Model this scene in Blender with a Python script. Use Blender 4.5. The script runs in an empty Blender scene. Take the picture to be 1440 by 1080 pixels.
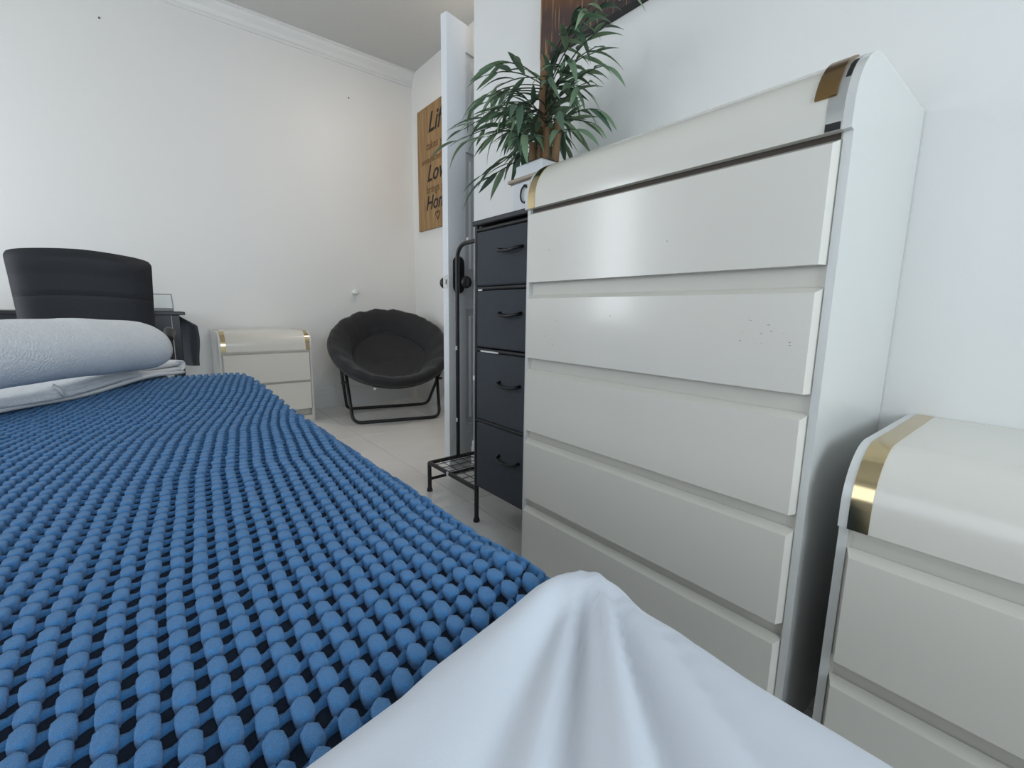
import bpy, bmesh, math, random
from mathutils import Vector, Matrix, Quaternion
R = random.Random(7)
D2R = math.pi / 180
scene = bpy.context.scene
col = scene.collection

# ------------------------------------------------------------------ camera
cam_d = bpy.data.cameras.new('camera')
cam = bpy.data.objects.new('camera', cam_d)
col.objects.link(cam)
F_PX, YAW, PITCH, ROLL, CAM_H = 629.05, 0.679608, 0.1604026, 0.01455978, 0.78
cam_d.sensor_fit = 'HORIZONTAL'
cam_d.sensor_width = 36.0
cam_d.lens = 36.0 * F_PX / 1440.0
cam_d.clip_start = 0.02
_f = Vector((math.sin(YAW) * math.cos(PITCH), math.cos(YAW) * math.cos(PITCH), -math.sin(PITCH)))
_r = Vector((math.cos(YAW), -math.sin(YAW), 0))
_u = _r.cross(_f)
_r2 = _r * math.cos(ROLL) + _u * math.sin(ROLL)
_u2 = -_r * math.sin(ROLL) + _u * math.cos(ROLL)
cam.matrix_world = Matrix(((_r2.x, _u2.x, -_f.x, 0), (_r2.y, _u2.y, -_f.y, 0),
                           (_r2.z, _u2.z, -_f.z, CAM_H), (0, 0, 0, 1)))
scene.camera = cam

# ------------------------------------------------------------------ room numbers
XW = 1.20       # wall behind the dresser
XS = 1.86       # wall with the wooden sign (entry recess)
YE = 1.78       # where the dresser wall ends
YF = 3.68       # far wall
XL = -2.00      # left wall (outside the picture)
YB = -2.10      # wall behind the camera
ZC = 2.684      # ceiling
WIN_L = (-0.60, 1.15, 0.55, 2.10)    # left wall window  y0 y1 z0 z1
WIN_ADDED = (2.62, 3.20, 0.15, 2.15)     # unseen left wall opening, added and widened to brighten the far end
WIN_B = (-0.75, 1.00, 0.80, 2.15)   # back wall window  x0 x1 z0 z1

# ------------------------------------------------------------------ light
world = bpy.data.worlds.new('sky'); scene.world = world
world.use_nodes = True
bg = world.node_tree.nodes['Background']
bg.inputs['Color'].default_value = (0.72, 0.85, 1.0, 1)
bg.inputs['Strength'].default_value = 1.0

def area(name, loc, direction, sx, sy, power, color):
    l = bpy.data.lights.new(name, 'AREA'); l.shape = 'RECTANGLE'
    l.size, l.size_y, l.energy, l.color = sx, sy, power, color
    o = bpy.data.objects.new(name, l); col.objects.link(o)
    o.location = loc
    o.rotation_euler = Vector(direction).to_track_quat('-Z', 'Y').to_euler()
    return o
area('daylight_left_window', (XL - 0.12, (WIN_L[0] + WIN_L[1]) / 2, (WIN_L[2] + WIN_L[3]) / 2), (1, 0, 0),
     WIN_L[1] - WIN_L[0], WIN_L[3] - WIN_L[2], 11, (0.88, 0.95, 1.0))
area('daylight_added_opening', (XL - 0.12, (WIN_ADDED[0] + WIN_ADDED[1]) / 2, (WIN_ADDED[2] + WIN_ADDED[3]) / 2), (1, 0, 0),
     WIN_ADDED[1] - WIN_ADDED[0], WIN_ADDED[3] - WIN_ADDED[2], 31, (0.92, 0.96, 1.0))  # added light behind the made-up opening, lifts the far floor and wall
area('daylight_back_window', ((WIN_B[0] + WIN_B[1]) / 2, YB - 0.12, (WIN_B[2] + WIN_B[3]) / 2), (0, 1, 0),
     WIN_B[1] - WIN_B[0], WIN_B[3] - WIN_B[2], 40, (0.79, 0.90, 1.0))
scene.view_settings.view_transform = 'Standard'
scene.view_settings.look = 'None'
scene.view_settings.exposure = 0.10
scene.view_settings.gamma = 1.0
scene.view_settings.use_curve_mapping = False

# ------------------------------------------------------------------ materials
def srgb(r, g, b):
    f = lambda c: ((c / 255 + 0.055) / 1.055) ** 2.4 if c > 10 else c / 255 / 12.92
    return (f(r), f(g), f(b), 1)

def mat(name, color, rough=0.5, metal=0.0, noise=0.0, scale=20.0, bump=0.0, bscale=60.0, coat=0.0,
        spec=0.5, stretch=(1, 1, 1), sheen=0.0, detail=4.0):
    m = bpy.data.materials.new(name); m.use_nodes = True
    nt = m.node_tree; n = nt.nodes; p = n['Principled BSDF']
    p.inputs['Base Color'].default_value = color
    p.inputs['Roughness'].default_value = rough
    p.inputs['Metallic'].default_value = metal
    p.inputs['Coat Weight'].default_value = coat
    p.inputs['Coat Roughness'].default_value = 0.12
    p.inputs['Specular IOR Level'].default_value = spec
    if sheen:
        p.inputs['Sheen Weight'].default_value = sheen
        p.inputs['Sheen Roughness'].default_value = 0.5
    tc = n.new('ShaderNodeTexCoord'); mp = n.new('ShaderNodeMapping')
    mp.inputs['Scale'].default_value = stretch
    nt.links.new(tc.outputs['Object'], mp.inputs['Vector'])
    if noise:
        t = n.new('ShaderNodeTexNoise'); t.inputs['Scale'].default_value = scale
        t.inputs['Detail'].default_value = detail
        nt.links.new(mp.outputs['Vector'], t.inputs['Vector'])
        mx = n.new('ShaderNodeMix'); mx.data_type = 'RGBA'
        mx.inputs[6].default_value = tuple(c * (1 - noise) for c in color[:3]) + (1,)
        mx.inputs[7].default_value = tuple(min(1, c * (1 + noise)) for c in color[:3]) + (1,)
        nt.links.new(t.outputs['Fac'], mx.inputs[0])
        nt.links.new(mx.outputs[2], p.inputs['Base Color'])
    if bump:
        t2 = n.new('ShaderNodeTexNoise'); t2.inputs['Scale'].default_value = bscale
        t2.inputs['Detail'].default_value = 3
        nt.links.new(mp.outputs['Vector'], t2.inputs['Vector'])
        b = n.new('ShaderNodeBump'); b.inputs['Strength'].default_value = bump
        b.inputs['Distance'].default_value = 0.01
        nt.links.new(t2.outputs['Fac'], b.inputs['Height'])
        nt.links.new(b.outputs['Normal'], p.inputs['Normal'])
    return m

M = {}
M['wall'] = mat('white wall paint', srgb(236, 235, 232), 0.45, noise=0.015, scale=3, bump=0.04, bscale=90)
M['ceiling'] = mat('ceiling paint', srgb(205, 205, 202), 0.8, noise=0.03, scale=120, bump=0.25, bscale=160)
M['trim'] = mat('white gloss trim', srgb(230, 230, 228), 0.35)
M['door'] = mat('white door paint', srgb(232, 234, 236), 0.35, bump=0.02, bscale=40)
M['tile'] = mat('beige floor tile', srgb(236, 232, 227), 0.16, noise=0.07, scale=3.5, bump=0.015, bscale=8, stretch=(1, 2.2, 1))
M['grout'] = mat('grout', srgb(165, 156, 146), 0.8, noise=0.06, scale=30)
M['cream'] = mat('cream laminate', srgb(222, 218, 208), 0.24, noise=0.025, scale=5, bump=0.012, bscale=7, coat=0.3)
M['side'] = mat('pale laminate side', srgb(214, 214, 210), 0.22, noise=0.02, scale=5, bump=0.01, bscale=6, coat=0.3)
M['cream_edge'] = mat('cream laminate edge', srgb(212, 208, 198), 0.4, noise=0.03, scale=12)
M['gap'] = mat('painted hood shade', srgb(70, 62, 54), 0.7, noise=0.1, scale=20)  # dark colour paints the shade line below the tall dresser's hood
M['brass'] = mat('polished brass', srgb(204, 184, 144), 0.14, 1.0, noise=0.05, scale=9)
M['bronze'] = mat('aged brass', srgb(150, 122, 82), 0.28, 1.0, noise=0.15, scale=14)
M['steel_strip'] = mat('bare strip seat', srgb(190, 190, 186), 0.25, 0.6)
M['glue'] = mat('black glue residue', srgb(22, 21, 20), 0.6)
M['scuff'] = mat('grey scuff', srgb(160, 156, 148), 0.6)
M['black_metal'] = mat('black powder coated metal', srgb(30, 30, 31), 0.42, 0.0, noise=0.1, scale=40)
M['white_plastic'] = mat('white plastic', srgb(232, 232, 230), 0.4)
M['drawer_fabric'] = mat('charcoal nonwoven fabric', srgb(66, 70, 76), 0.85, noise=0.10, scale=150, bump=0.25, bscale=320)
M['tower_top'] = mat('black wood grain board', srgb(44, 46, 50), 0.5, noise=0.15, scale=10, stretch=(8, 1, 8))
M['handle_black'] = mat('black handle', srgb(18, 18, 19), 0.4)
M['leather'] = mat('black leatherette', srgb(30, 32, 37), 0.6, noise=0.08, scale=60, bump=0.12, bscale=260)
M['desk'] = mat('black desk lacquer', srgb(34, 35, 38), 0.3, noise=0.08, scale=20)
M['bag'] = mat('charcoal bag cloth', srgb(66, 69, 75), 0.9, noise=0.12, scale=120, bump=0.2, bscale=240)
M['saucer'] = mat('black microsuede', srgb(27, 27, 30), 0.75, noise=0.25, scale=18, bump=0.3, bscale=45, sheen=0.15)
M['saucer_under'] = mat('black nylon shell', srgb(24, 24, 27), 0.35, noise=0.2, scale=25, bump=0.5, bscale=35)
M['towel'] = mat('white terry cloth', srgb(232, 234, 237), 0.95, noise=0.07, scale=90, bump=0.5, bscale=190, sheen=0.3)
M['hem'] = mat('white woven hem', srgb(236, 236, 234), 0.8, noise=0.03, scale=90, bump=0.1, bscale=300)
M['sheet'] = mat('white cotton sheet', srgb(214, 219, 227), 0.8, noise=0.012, scale=9, bump=0.03, bscale=500, sheen=0.1)
M['tuft'] = mat('blue velvet tuft', srgb(60, 124, 180), 0.9, noise=0.14, scale=300, bump=0.5, bscale=1100, sheen=0.25)
M['weave'] = mat('navy blanket ground weave', srgb(20, 34, 52), 0.95, noise=0.2, scale=300, bump=0.3, bscale=700)
M['mattress'] = mat('white mattress ticking', srgb(215, 216, 218), 0.9, noise=0.03, scale=40)
M['bed_wood'] = mat('dark bed base', srgb(60, 52, 46), 0.6, noise=0.15, scale=12, stretch=(1, 8, 8))
M['leaf'] = mat('artificial bamboo leaf', srgb(112, 138, 108), 0.5, noise=0.22, scale=14)
M['leaf_dark'] = mat('dark bamboo leaf', srgb(80, 104, 84), 0.5, noise=0.25, scale=14)
M['leaf_pale'] = mat('pale bamboo leaf', srgb(138, 160, 126), 0.5, noise=0.2, scale=14)
M['twig'] = mat('dark green twig', srgb(58, 66, 46), 0.7)
M['cane'] = mat('brown bamboo cane', srgb(128, 98, 66), 0.6, noise=0.35, scale=14, stretch=(4, 4, 1), bump=0.3, bscale=40)
M['pot'] = mat('white washed ceramic', srgb(226, 228, 230), 0.5, noise=0.03, scale=12)
M['pot_wood'] = mat('weathered pale wood', srgb(182, 166, 150), 0.7, noise=0.15, scale=18, stretch=(1, 6, 1))
M['soil'] = mat('dried moss', srgb(84, 74, 56), 0.95, noise=0.4, scale=60, bump=0.6, bscale=90)
M['ink'] = mat('black lettering', srgb(38, 30, 24), 0.7)
M['ink_faded'] = mat('faded brown lettering', srgb(104, 80, 52), 0.8)
M['glass'] = mat('clear glass', (0.95, 0.97, 0.97, 1), 0.03)
M['glass'].node_tree.nodes['Principled BSDF'].inputs['Transmission Weight'].default_value = 1.0
M['glass'].node_tree.nodes['Principled BSDF'].inputs['IOR'].default_value = 1.08
M['candle_base'] = mat('grey stone base', srgb(140, 141, 142), 0.5, noise=0.08, scale=30)
M['nail'] = mat('nail', srgb(90, 88, 84), 0.5, 0.4)
M['lamp_glass'] = mat('lamp glass', srgb(255, 226, 190), 0.4)
_p = M['lamp_glass'].node_tree.nodes['Principled BSDF']
_p.inputs['Emission Color'].default_value = (1.0, 0.72, 0.46, 1)
_p.inputs['Emission Strength'].default_value = 3.0

def wood_sign_material():
    m = bpy.data.materials.new('oak sign board'); m.use_nodes = True
    nt = m.node_tree; n = nt.nodes; p = n['Principled BSDF']; p.inputs['Roughness'].default_value = 0.6
    tc = n.new('ShaderNodeTexCoord'); mp = n.new('ShaderNodeMapping')
    mp.inputs['Scale'].default_value = (14, 14, 1.2)
    nz = n.new('ShaderNodeTexNoise'); nz.inputs['Scale'].default_value = 3.0; nz.inputs['Detail'].default_value = 8
    rp = n.new('ShaderNodeValToRGB')
    rp.color_ramp.elements[0].position = 0.3; rp.color_ramp.elements[0].color = srgb(134, 102, 62)
    rp.color_ramp.elements[1].position = 0.72; rp.color_ramp.elements[1].color = srgb(172, 138, 94)
    nt.links.new(tc.outputs['Object'], mp.inputs['Vector']); nt.links.new(mp.outputs['Vector'], nz.inputs['Vector'])
    nt.links.new(nz.outputs['Fac'], rp.inputs['Fac']); nt.links.new(rp.outputs['Color'], p.inputs['Base Color'])
    return m
M['sign'] = wood_sign_material()

def painting_material():
    m = bpy.data.materials.new('dark abstract painting'); m.use_nodes = True
    nt = m.node_tree; n = nt.nodes; p = n['Principled BSDF']; p.inputs['Roughness'].default_value = 0.35
    tc = n.new('ShaderNodeTexCoord')
    big = n.new('ShaderNodeTexNoise'); big.inputs['Scale'].default_value = 3.2; big.inputs['Detail'].default_value = 4
    nt.links.new(tc.outputs['Object'], big.inputs['Vector'])
    rp = n.new('ShaderNodeValToRGB'); cr = rp.color_ramp
    cr.elements[0].position = 0.34; cr.elements[0].color = srgb(40, 32, 36)
    cr.elements[1].position = 0.66; cr.elements[1].color = srgb(116, 74, 42)
    e = cr.elements.new(0.5); e.color = srgb(66, 50, 50)
    nt.links.new(big.outputs['Fac'], rp.inputs['Fac'])
    mp = n.new('ShaderNodeMapping'); mp.inputs['Rotation'].default_value = (0.6, 0, 0)
    mp.inputs['Scale'].default_value = (4, 90, 5)
    st = n.new('ShaderNodeTexNoise'); st.inputs['Scale'].default_value = 1.0; st.inputs['Detail'].default_value = 6
    nt.links.new(tc.outputs['Object'], mp.inputs['Vector']); nt.links.new(mp.outputs['Vector'], st.inputs['Vector'])
    r2 = n.new('ShaderNodeValToRGB'); r2.color_ramp.elements[0].position = 0.58; r2.color_ramp.elements[1].position = 0.72
    nt.links.new(st.outputs['Fac'], r2.inputs['Fac'])
    mx = n.new('ShaderNodeMix'); mx.data_type = 'RGBA'
    mx.inputs[7].default_value = srgb(196, 150, 96)
    nt.links.new(r2.outputs['Color'], mx.inputs[0]); nt.links.new(rp.outputs['Color'], mx.inputs[6])
    nt.links.new(mx.outputs[2], p.inputs['Base Color'])
    return m
M['painting'] = painting_material()
M['canvas_edge'] = mat('dark canvas edge', srgb(38, 33, 36), 0.6, noise=0.2, scale=20)

# ------------------------------------------------------------------ mesh helpers
class MB:
    def __init__(s): s.v = []; s.f = []
    def add(s, vs, fs):
        o = len(s.v); s.v += [tuple(v) for v in vs]; s.f += [tuple(i + o for i in f) for f in fs]; return s
    def box(s, x0, x1, y0, y1, z0, z1):
        return s.add([(x0, y0, z0), (x1, y0, z0), (x1, y1, z0), (x0, y1, z0), (x0, y0, z1), (x1, y0, z1), (x1, y1, z1), (x0, y1, z1)],
                     [(3, 2, 1, 0), (4, 5, 6, 7), (0, 1, 5, 4), (1, 2, 6, 5), (2, 3, 7, 6), (3, 0, 4, 7)])
    def bbox(s, x0, x1, y0, y1, z0, z1, r, seg=2):
        bm = bmesh.new()
        t = MB().box(x0, x1, y0, y1, z0, z1)
        vs = [bm.verts.new(v) for v in t.v]
        for f in t.f: bm.faces.new([vs[i] for i in f])
        bmesh.ops.bevel(bm, geom=list(bm.edges), offset=r, segments=seg, profile=0.5, affect='EDGES')
        bm.verts.ensure_lookup_table()
        bm.verts.index_update()
        s.add([v.co[:] for v in bm.verts], [[v.index for v in f.verts] for f in bm.faces]); bm.free(); return s
    def tube(s, pts, r, n=10, closed=False, cap=True, flat=1.0):
        P = [Vector(p) for p in pts]; m = len(P)
        rr = r if isinstance(r, (list, tuple)) else [r] * m
        T = []
        for i in range(m):
            a = P[(i - 1) % m] if (closed or i > 0) else P[i]
            b = P[(i + 1) % m] if (closed or i < m - 1) else P[i]
            T.append((b - a).normalized())
        up = Vector((0, 0, 1)) if abs(T[0].z) < 0.9 else Vector((1, 0, 0))
        N = (up - T[0] * up.dot(T[0])).normalized()
        vs = []
        for i in range(m):
            if i: N = (N - T[i] * N.dot(T[i])).normalized()
            B = T[i].cross(N)
            for k in range(n):
                a = 2 * math.pi * k / n
                vs.append(P[i] + (N * math.cos(a) * flat + B * math.sin(a)) * rr[i])
        fs = []
        for i in range(m if closed else m - 1):
            j = (i + 1) % m
            for k in range(n):
                l = (k + 1) % n
                fs.append((i * n + k, i * n + l, j * n + l, j * n + k))
        if cap and not closed:
            fs.append(tuple(range(n - 1, -1, -1))); fs.append(tuple((m - 1) * n + k for k in range(n)))
        return s.add(vs, fs)
    def lathe(s, prof, n=20, c=(0, 0, 0)):
        vs = []; fs = []
        for (r, z) in prof:
            for k in range(n):
                a = 2 * math.pi * k / n; vs.append((c[0] + r * math.cos(a), c[1] + r * math.sin(a), c[2] + z))
        for i in range(len(prof) - 1):
            for k in range(n):
                l = (k + 1) % n; fs.append((i * n + k, i * n + l, (i + 1) * n + l, (i + 1) * n + k))
        fs.append(tuple(range(n - 1, -1, -1))); fs.append(tuple((len(prof) - 1) * n + k for k in range(n)))
        return s.add(vs, fs)
    def prism(s, prof, x0, x1):      # profile of (y, z) pushed along x
        n = len(prof)
        vs = [(x0, y, z) for y, z in prof] + [(x1, y, z) for y, z in prof]
        fs = [(i, (i + 1) % n, n + (i + 1) % n, n + i) for i in range(n)]
        fs += [tuple(range(n - 1, -1, -1)), tuple(range(n, 2 * n))]
        return s.add(vs, fs)
    def grid(s, fn, nu, nv):
        vs = [fn(i / nu, j / nv) for i in range(nu + 1) for j in range(nv + 1)]
        w = nv + 1
        return s.add(vs, [(i * w + j, (i + 1) * w + j, (i + 1) * w + j + 1, i * w + j + 1) for i in range(nu) for j in range(nv)])
    def mesh(s, name, material, smooth=None):
        me = bpy.data.meshes.new(name); me.from_pydata(s.v, [], s.f)
        bm = bmesh.new(); bm.from_mesh(me); bmesh.ops.recalc_face_normals(bm, faces=bm.faces); bm.to_mesh(me); bm.free()
        me.materials.append(material)
        if smooth:
            me.polygons.foreach_set('use_smooth', [True] * len(me.polygons))
            if smooth < 3: me.set_sharp_from_angle(angle=smooth)
        me.update(); return me
    def build(s, name, material, parent=None, smooth=None):
        o = bpy.data.objects.new(name, s.mesh(name, material, smooth)); col.objects.link(o)
        if parent is not None: o.parent = parent
        return o

def tag(o, label, cat, group=None):
    o['label'] = label; o['category'] = cat
    if group: o['group'] = group
    return o
def thing(name, label, cat, loc=(0, 0, 0), rz=0.0, group=None):
    o = bpy.data.objects.new(name, None); col.objects.link(o)
    o.empty_display_size = 0.1
    o.location = loc; o.rotation_euler = (0, 0, rz)
    return tag(o, label, cat, group)
def struct(mb, name, material, smooth=None, label=None):
    o = mb.build(name, material, None, smooth); o['kind'] = 'structure'
    if label: o['label'] = label
    return o
def bez(p0, p1, p2, n=8):
    p0, p1, p2 = Vector(p0), Vector(p1), Vector(p2)
    return [p0 * (1 - t) ** 2 + p1 * 2 * t * (1 - t) + p2 * t * t for t in [i / n for i in range(n + 1)]]
def interp(t, xs, ys):
    if t <= xs[0]: return ys[0]
    for i in range(len(xs) - 1):
        if t <= xs[i + 1]:
            k = (t - xs[i]) / (xs[i + 1] - xs[i]); return ys[i] + (ys[i + 1] - ys[i]) * k
    return ys[-1]

# ------------------------------------------------------------------ the room
TH = 0.10
T = 0.6
g = MB().box(XL - TH, XS + TH, YB - TH, YF + TH, -0.08, -0.004)
floor = struct(g, 'floor', M['grout'], label='pale beige glossy tiled floor')
tile_me = {}
gx0 = 0.97 - 5 * T
ix = 0
x = gx0
while x < XS:
    y = YB - 0.02
    while y < YF:
        a0, a1, b0, b1 = max(x, XL), min(x + T, XS), max(y, YB), min(y + T, YF)
        if a1 - a0 > 0.02 and b1 - b0 > 0.02:
            key = (round(a1 - a0, 3), round(b1 - b0, 3))
            if key not in tile_me:
                w, d = key
                tile_me[key] = MB().bbox(-w / 2 + .0015, w / 2 - .0015, -d / 2 + .0015, d / 2 - .0015, -0.006, 0, 0.0012, 1).mesh('tile', M['tile'])
            t = bpy.data.objects.new('tile', tile_me[key]); col.objects.link(t); t.parent = floor
            t.location = ((a0 + a1) / 2, (b0 + b1) / 2, 0)
        y += T
    x += T
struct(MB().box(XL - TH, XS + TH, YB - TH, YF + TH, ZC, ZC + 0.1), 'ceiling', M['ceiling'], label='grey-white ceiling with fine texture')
struct(MB().box(XL - TH, XS + TH, YF, YF + TH, 0, ZC), 'wall_far', M['wall'], label='white far wall behind desk and round chair')
struct(MB().box(XW, XW + TH, YB, YE, 0, ZC).box(XW + TH, XS, YE - TH, YE, 0, ZC), 'wall_right', M['wall'], label='white wall behind the tall dresser')
# sign wall with the doorway
DY0, DY1, DZ = 2.02, 2.80, 2.05
struct(MB().box(XS, XS + TH, YE - TH, DY0, 0, ZC).box(XS, XS + TH, DY1, YF, 0, ZC).box(XS, XS + TH, DY0, DY1, DZ, ZC),
       'wall_entry', M['wall'], label='white entry wall carrying the wooden sign')
struct(MB().box(XS + 1.0, XS + 1.06, YE - 0.6, YF, 0, ZC).box(XS + TH, XS + 1.0, YE - 0.66, YE - 0.6, 0, ZC)
       .box(XS + TH, XS + 1.0, YF, YF + 0.06, 0, ZC).box(XS + TH, XS + 1.06, YE - 0.66, YF + .06, ZC, ZC + .06), 'wall_hallway', M['wall'], label='white hallway wall beyond the doorway')
struct(MB().box(XS + TH, XS + 1.06, YE - 0.66, YF + .06, -0.08, 0), 'floor_hallway', M['tile'], label='hallway floor beyond the doorway')
y0, y1, z0, z1 = WIN_L
y2, y3, z2, z3 = WIN_ADDED
struct(MB().box(XL - TH, XL, YB, y0, 0, ZC).box(XL - TH, XL, y1, y2, 0, ZC).box(XL - TH, XL, y3, YF, 0, ZC).box(XL - TH, XL, y0, y1, 0, z0).box(XL - TH, XL, y0, y1, z1, ZC)
       .box(XL - TH, XL, y2, y3, 0, z2).box(XL - TH, XL, y2, y3, z3, ZC),
       'wall_left', M['wall'], label='white wall with a wide window')
x0, x1, z0, z1 = WIN_B
struct(MB().box(XL, x0, YB - TH, YB, 0, ZC).box(x1, XW + TH, YB - TH, YB, 0, ZC).box(x0, x1, YB - TH, YB, 0, z0).box(x0, x1, YB - TH, YB, z1, ZC),
       'wall_back', M['wall'], label='white wall with a wide window')
# window frames
def window(n, a0, a1, z0, z1, along):
    mb = MB(); f = 0.045
    def bar(a, b, c, d):
        if along == 'y': mb.box(XL - 0.07, XL - 0.02, a, b, c, d)
        else: mb.box(a, b, YB - 0.07, YB - 0.02, c, d)
    bar(a0, a1, z0, z0 + f); bar(a0, a1, z1 - f, z1); bar(a0, a0 + f, z0, z1); bar(a1 - f, a1, z0, z1)
    m = (a0 + a1) / 2
    if a1 - a0 > .6: bar(m - f / 2, m + f / 2, z0, z1)
    struct(mb, 'window_%d' % n, M['trim'], label='white framed window')
window(1, WIN_L[0], WIN_L[1], WIN_L[2], WIN_L[3], 'y')
window(3, WIN_ADDED[0], WIN_ADDED[1], WIN_ADDED[2], WIN_ADDED[3], 'y')  # frame for the added opening, put in for its light
window(2, WIN_B[0], WIN_B[1], WIN_B[2], WIN_B[3], 'x')
# crown moulding on the far wall (stepped)
cp = [(YF, 2.585), (YF - .010, 2.585), (YF - .012, 2.600), (YF - .022, 2.606), (YF - .030, 2.630), (YF - .052, 2.655), (YF - .058, 2.668),
      (YF - .072, 2.672), (YF - .072, ZC), (YF, ZC)]
struct(MB().prism(cp, XL, XS), 'trim_1', M['trim'], label='white crown moulding along the far wall')
bp = lambda: [(0, 0), (-.014, 0), (-.014, .115), (-.010, .128), (-.010, .145), (-.004, .155), (0, .155)]
struct(MB().prism([(YF + a, b) for a, b in bp()], XL, XS), 'baseboard_far', M['trim'], label='white baseboard along the far wall')
mb = MB()
for (a, b) in ((DY1 + .07, YF - .014),):
    mb.box(XS - .014, XS, a, b, 0, .12).box(XS - .010, XS, a, b, .12, .15)
struct(mb, 'baseboard_entry', M['trim'], label='white baseboard under the wooden sign')
struct(MB().box(XW - .014, XW, YB, YE, 0, .12).box(XW - .010, XW, YB, YE, .12, .15), 'baseboard_right', M['trim'], label='white baseboard behind the dresser')
# door casing
mb = MB()
for (a, b) in ((DY0 - .06, DY0), (DY1, DY1 + .06)): mb.box(XS - .016, XS, a, b, 0, DZ + .06)
mb.box(XS - .016, XS, DY0, DY1, DZ, DZ + .06)
mb.box(XS, XS + TH, DY0, DY0 + .015, 0, DZ).box(XS, XS + TH, DY1 - .015, DY1, 0, DZ).box(XS, XS + TH, DY0, DY1, DZ - .015, DZ)
struct(mb, 'trim_2', M['trim'], label='white door casing around the doorway')

# ------------------------------------------------------------------ open door (hinged on the entry wall)
hx, hy = 1.85, 2.005
fx, fy = 1.103, 1.846
ang = math.atan2(fy - hy, fx - hx)
dl = math.hypot(fx - hx, fy - hy)
door = bpy.data.objects.new('door_1', None); col.objects.link(door)
door['kind'] = 'structure'; door['label'] = 'white panelled door standing open beside the drawer tower'
door.location = (hx, hy, 0.008); door.rotation_euler = (0, 0, ang)
# local: x along the leaf (0 hinge .. dl free edge); the face towards the camera is +y
TD = 0.036
rails = MB()
st = 0.115
rails.box(0, st, -TD, 0, 0, 2.03).box(dl - st, dl, -TD, 0, 0, 2.03)
mid = (dl - st * .8) / 2
for (a, b) in ((0, .2), (.78, .94), (1.50, 1.60), (1.92, 2.03)): rails.box(st, dl - st, -TD, 0, a, b)
rails.box(dl / 2 - .05, dl / 2 + .05, -TD, 0, .2, 1.92)
rails.build('door_leaf', M['door'], door)
for (a, b) in ((.2, .78), (.94, 1.50), (1.60, 1.92)):
    for (p, q) in ((st, dl / 2 - .05), (dl / 2 + .05, dl - st)):
        MB().box(p, q, -TD + .010, -.010, a, b).bbox(p + .03, q - .03, -TD + .004, -.004, a + .03, b - .03, .005, 1).build('door_panel', M['door'], door)
kx, kz = dl - 0.062, 0.905
for sgn, yo in ((1, 0), (-1, -TD)):
    knob = MB()
    prof = [(.012, 0), (.012, .03), (.020, .036), (.0275, .046), (.029, .056), (.025, .066), (.014, .072)]
    n = 20; vs = []; fs = []
    for (r, z) in prof:
        for k in range(n):
            a = 2 * math.pi * k / n; vs.append((kx + r * math.cos(a), yo + sgn * z, kz + r * math.sin(a)))
    for i in range(len(prof) - 1):
        for k in range(n): fs.append((i * n + k, i * n + (k + 1) % n, (i + 1) * n + (k + 1) % n, (i + 1) * n + k))
    fs.append(tuple((len(prof) - 1) * n + k for k in range(n)))
    knob.add(vs, fs)
    kb = knob.build('door_knob', M['handle_black'], door, 1.0)
    # long rounded back plate
    pts = []
    for k in range(24):
        a = 2 * math.pi * k / 24
        pts.append((kx + .034 * math.cos(a), kz + .035 + (.052 if math.sin(a) > 0 else -.052) + .034 * math.sin(a)))
    pl = MB(); m_ = len(pts)
    pl.add([(x_, yo, z_) for x_, z_ in pts] + [(x_, yo + sgn * .008, z_) for x_, z_ in pts],
           [(i, (i + 1) % m_, m_ + (i + 1) % m_, m_ + i) for i in range(m_)] + [tuple(range(m_)), tuple(range(m_, 2 * m_))])
    pl.build('knob_plate', M['handle_black'], door)
MB().box(dl, dl + .0015, -TD / 2 - .011, -TD / 2 + .011, kz - .03, kz + .03).box(dl, dl + .008, -TD / 2 - .006, -TD / 2 + .006, kz - .010, kz + .010).build('latch_plate', M['steel_strip'], door)
for z in (.25, 1.05, 1.8):
    MB().tube([(0.0, .006, z - .045), (0.0, .006, z + .045)], .007, 8).build('hinge', M['steel_strip'], door)

# ------------------------------------------------------------------ cream furniture suite
def hood_profile(D, zb, H, r, fo):
    # (y, z) profile; front at y=fo, rounded upper front edge, flat top
    P = [(fo, zb), (fo, H - r)]
    for k in range(1, 13):
        a = math.pi / 2 * k / 12
        P.append((fo + r - r * math.cos(a), H - r + r * math.sin(a)))
    P += [(D, H), (D, zb)]
    return P
def strip(mb, P0, x0, x1, off, k0, k1):
    # thin band following the hood profile points k0..k1
    pts = P0[k0:k1]
    out = []
    for i, (y, z) in enumerate(pts):
        a = pts[max(0, i - 1)]; b = pts[min(len(pts) - 1, i + 1)]
        t = Vector((b[0] - a[0], b[1] - a[1])).normalized(); nrm = Vector((-t.y, t.x))
        out.append((y + nrm.x * off, z + nrm.y * off))
    n = len(pts)
    vs = [(x0, y, z) for y, z in out] + [(x1, y, z) for y, z in out] + [(x0, y, z) for y, z in pts] + [(x1, y, z) for y, z in pts]
    fs = []
    for i in range(n - 1):
        fs += [(i, i + 1, n + i + 1, n + i), (2 * n + i, 2 * n + i + 1, i + 1, i), (n + i, n + i + 1, 3 * n + i + 1, 3 * n + i)]
    fs += [(0, n, 3 * n, 2 * n), (n - 1, 2 * n - 1, 4 * n - 1, 3 * n - 1)]
    mb.add(vs, fs)
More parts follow.
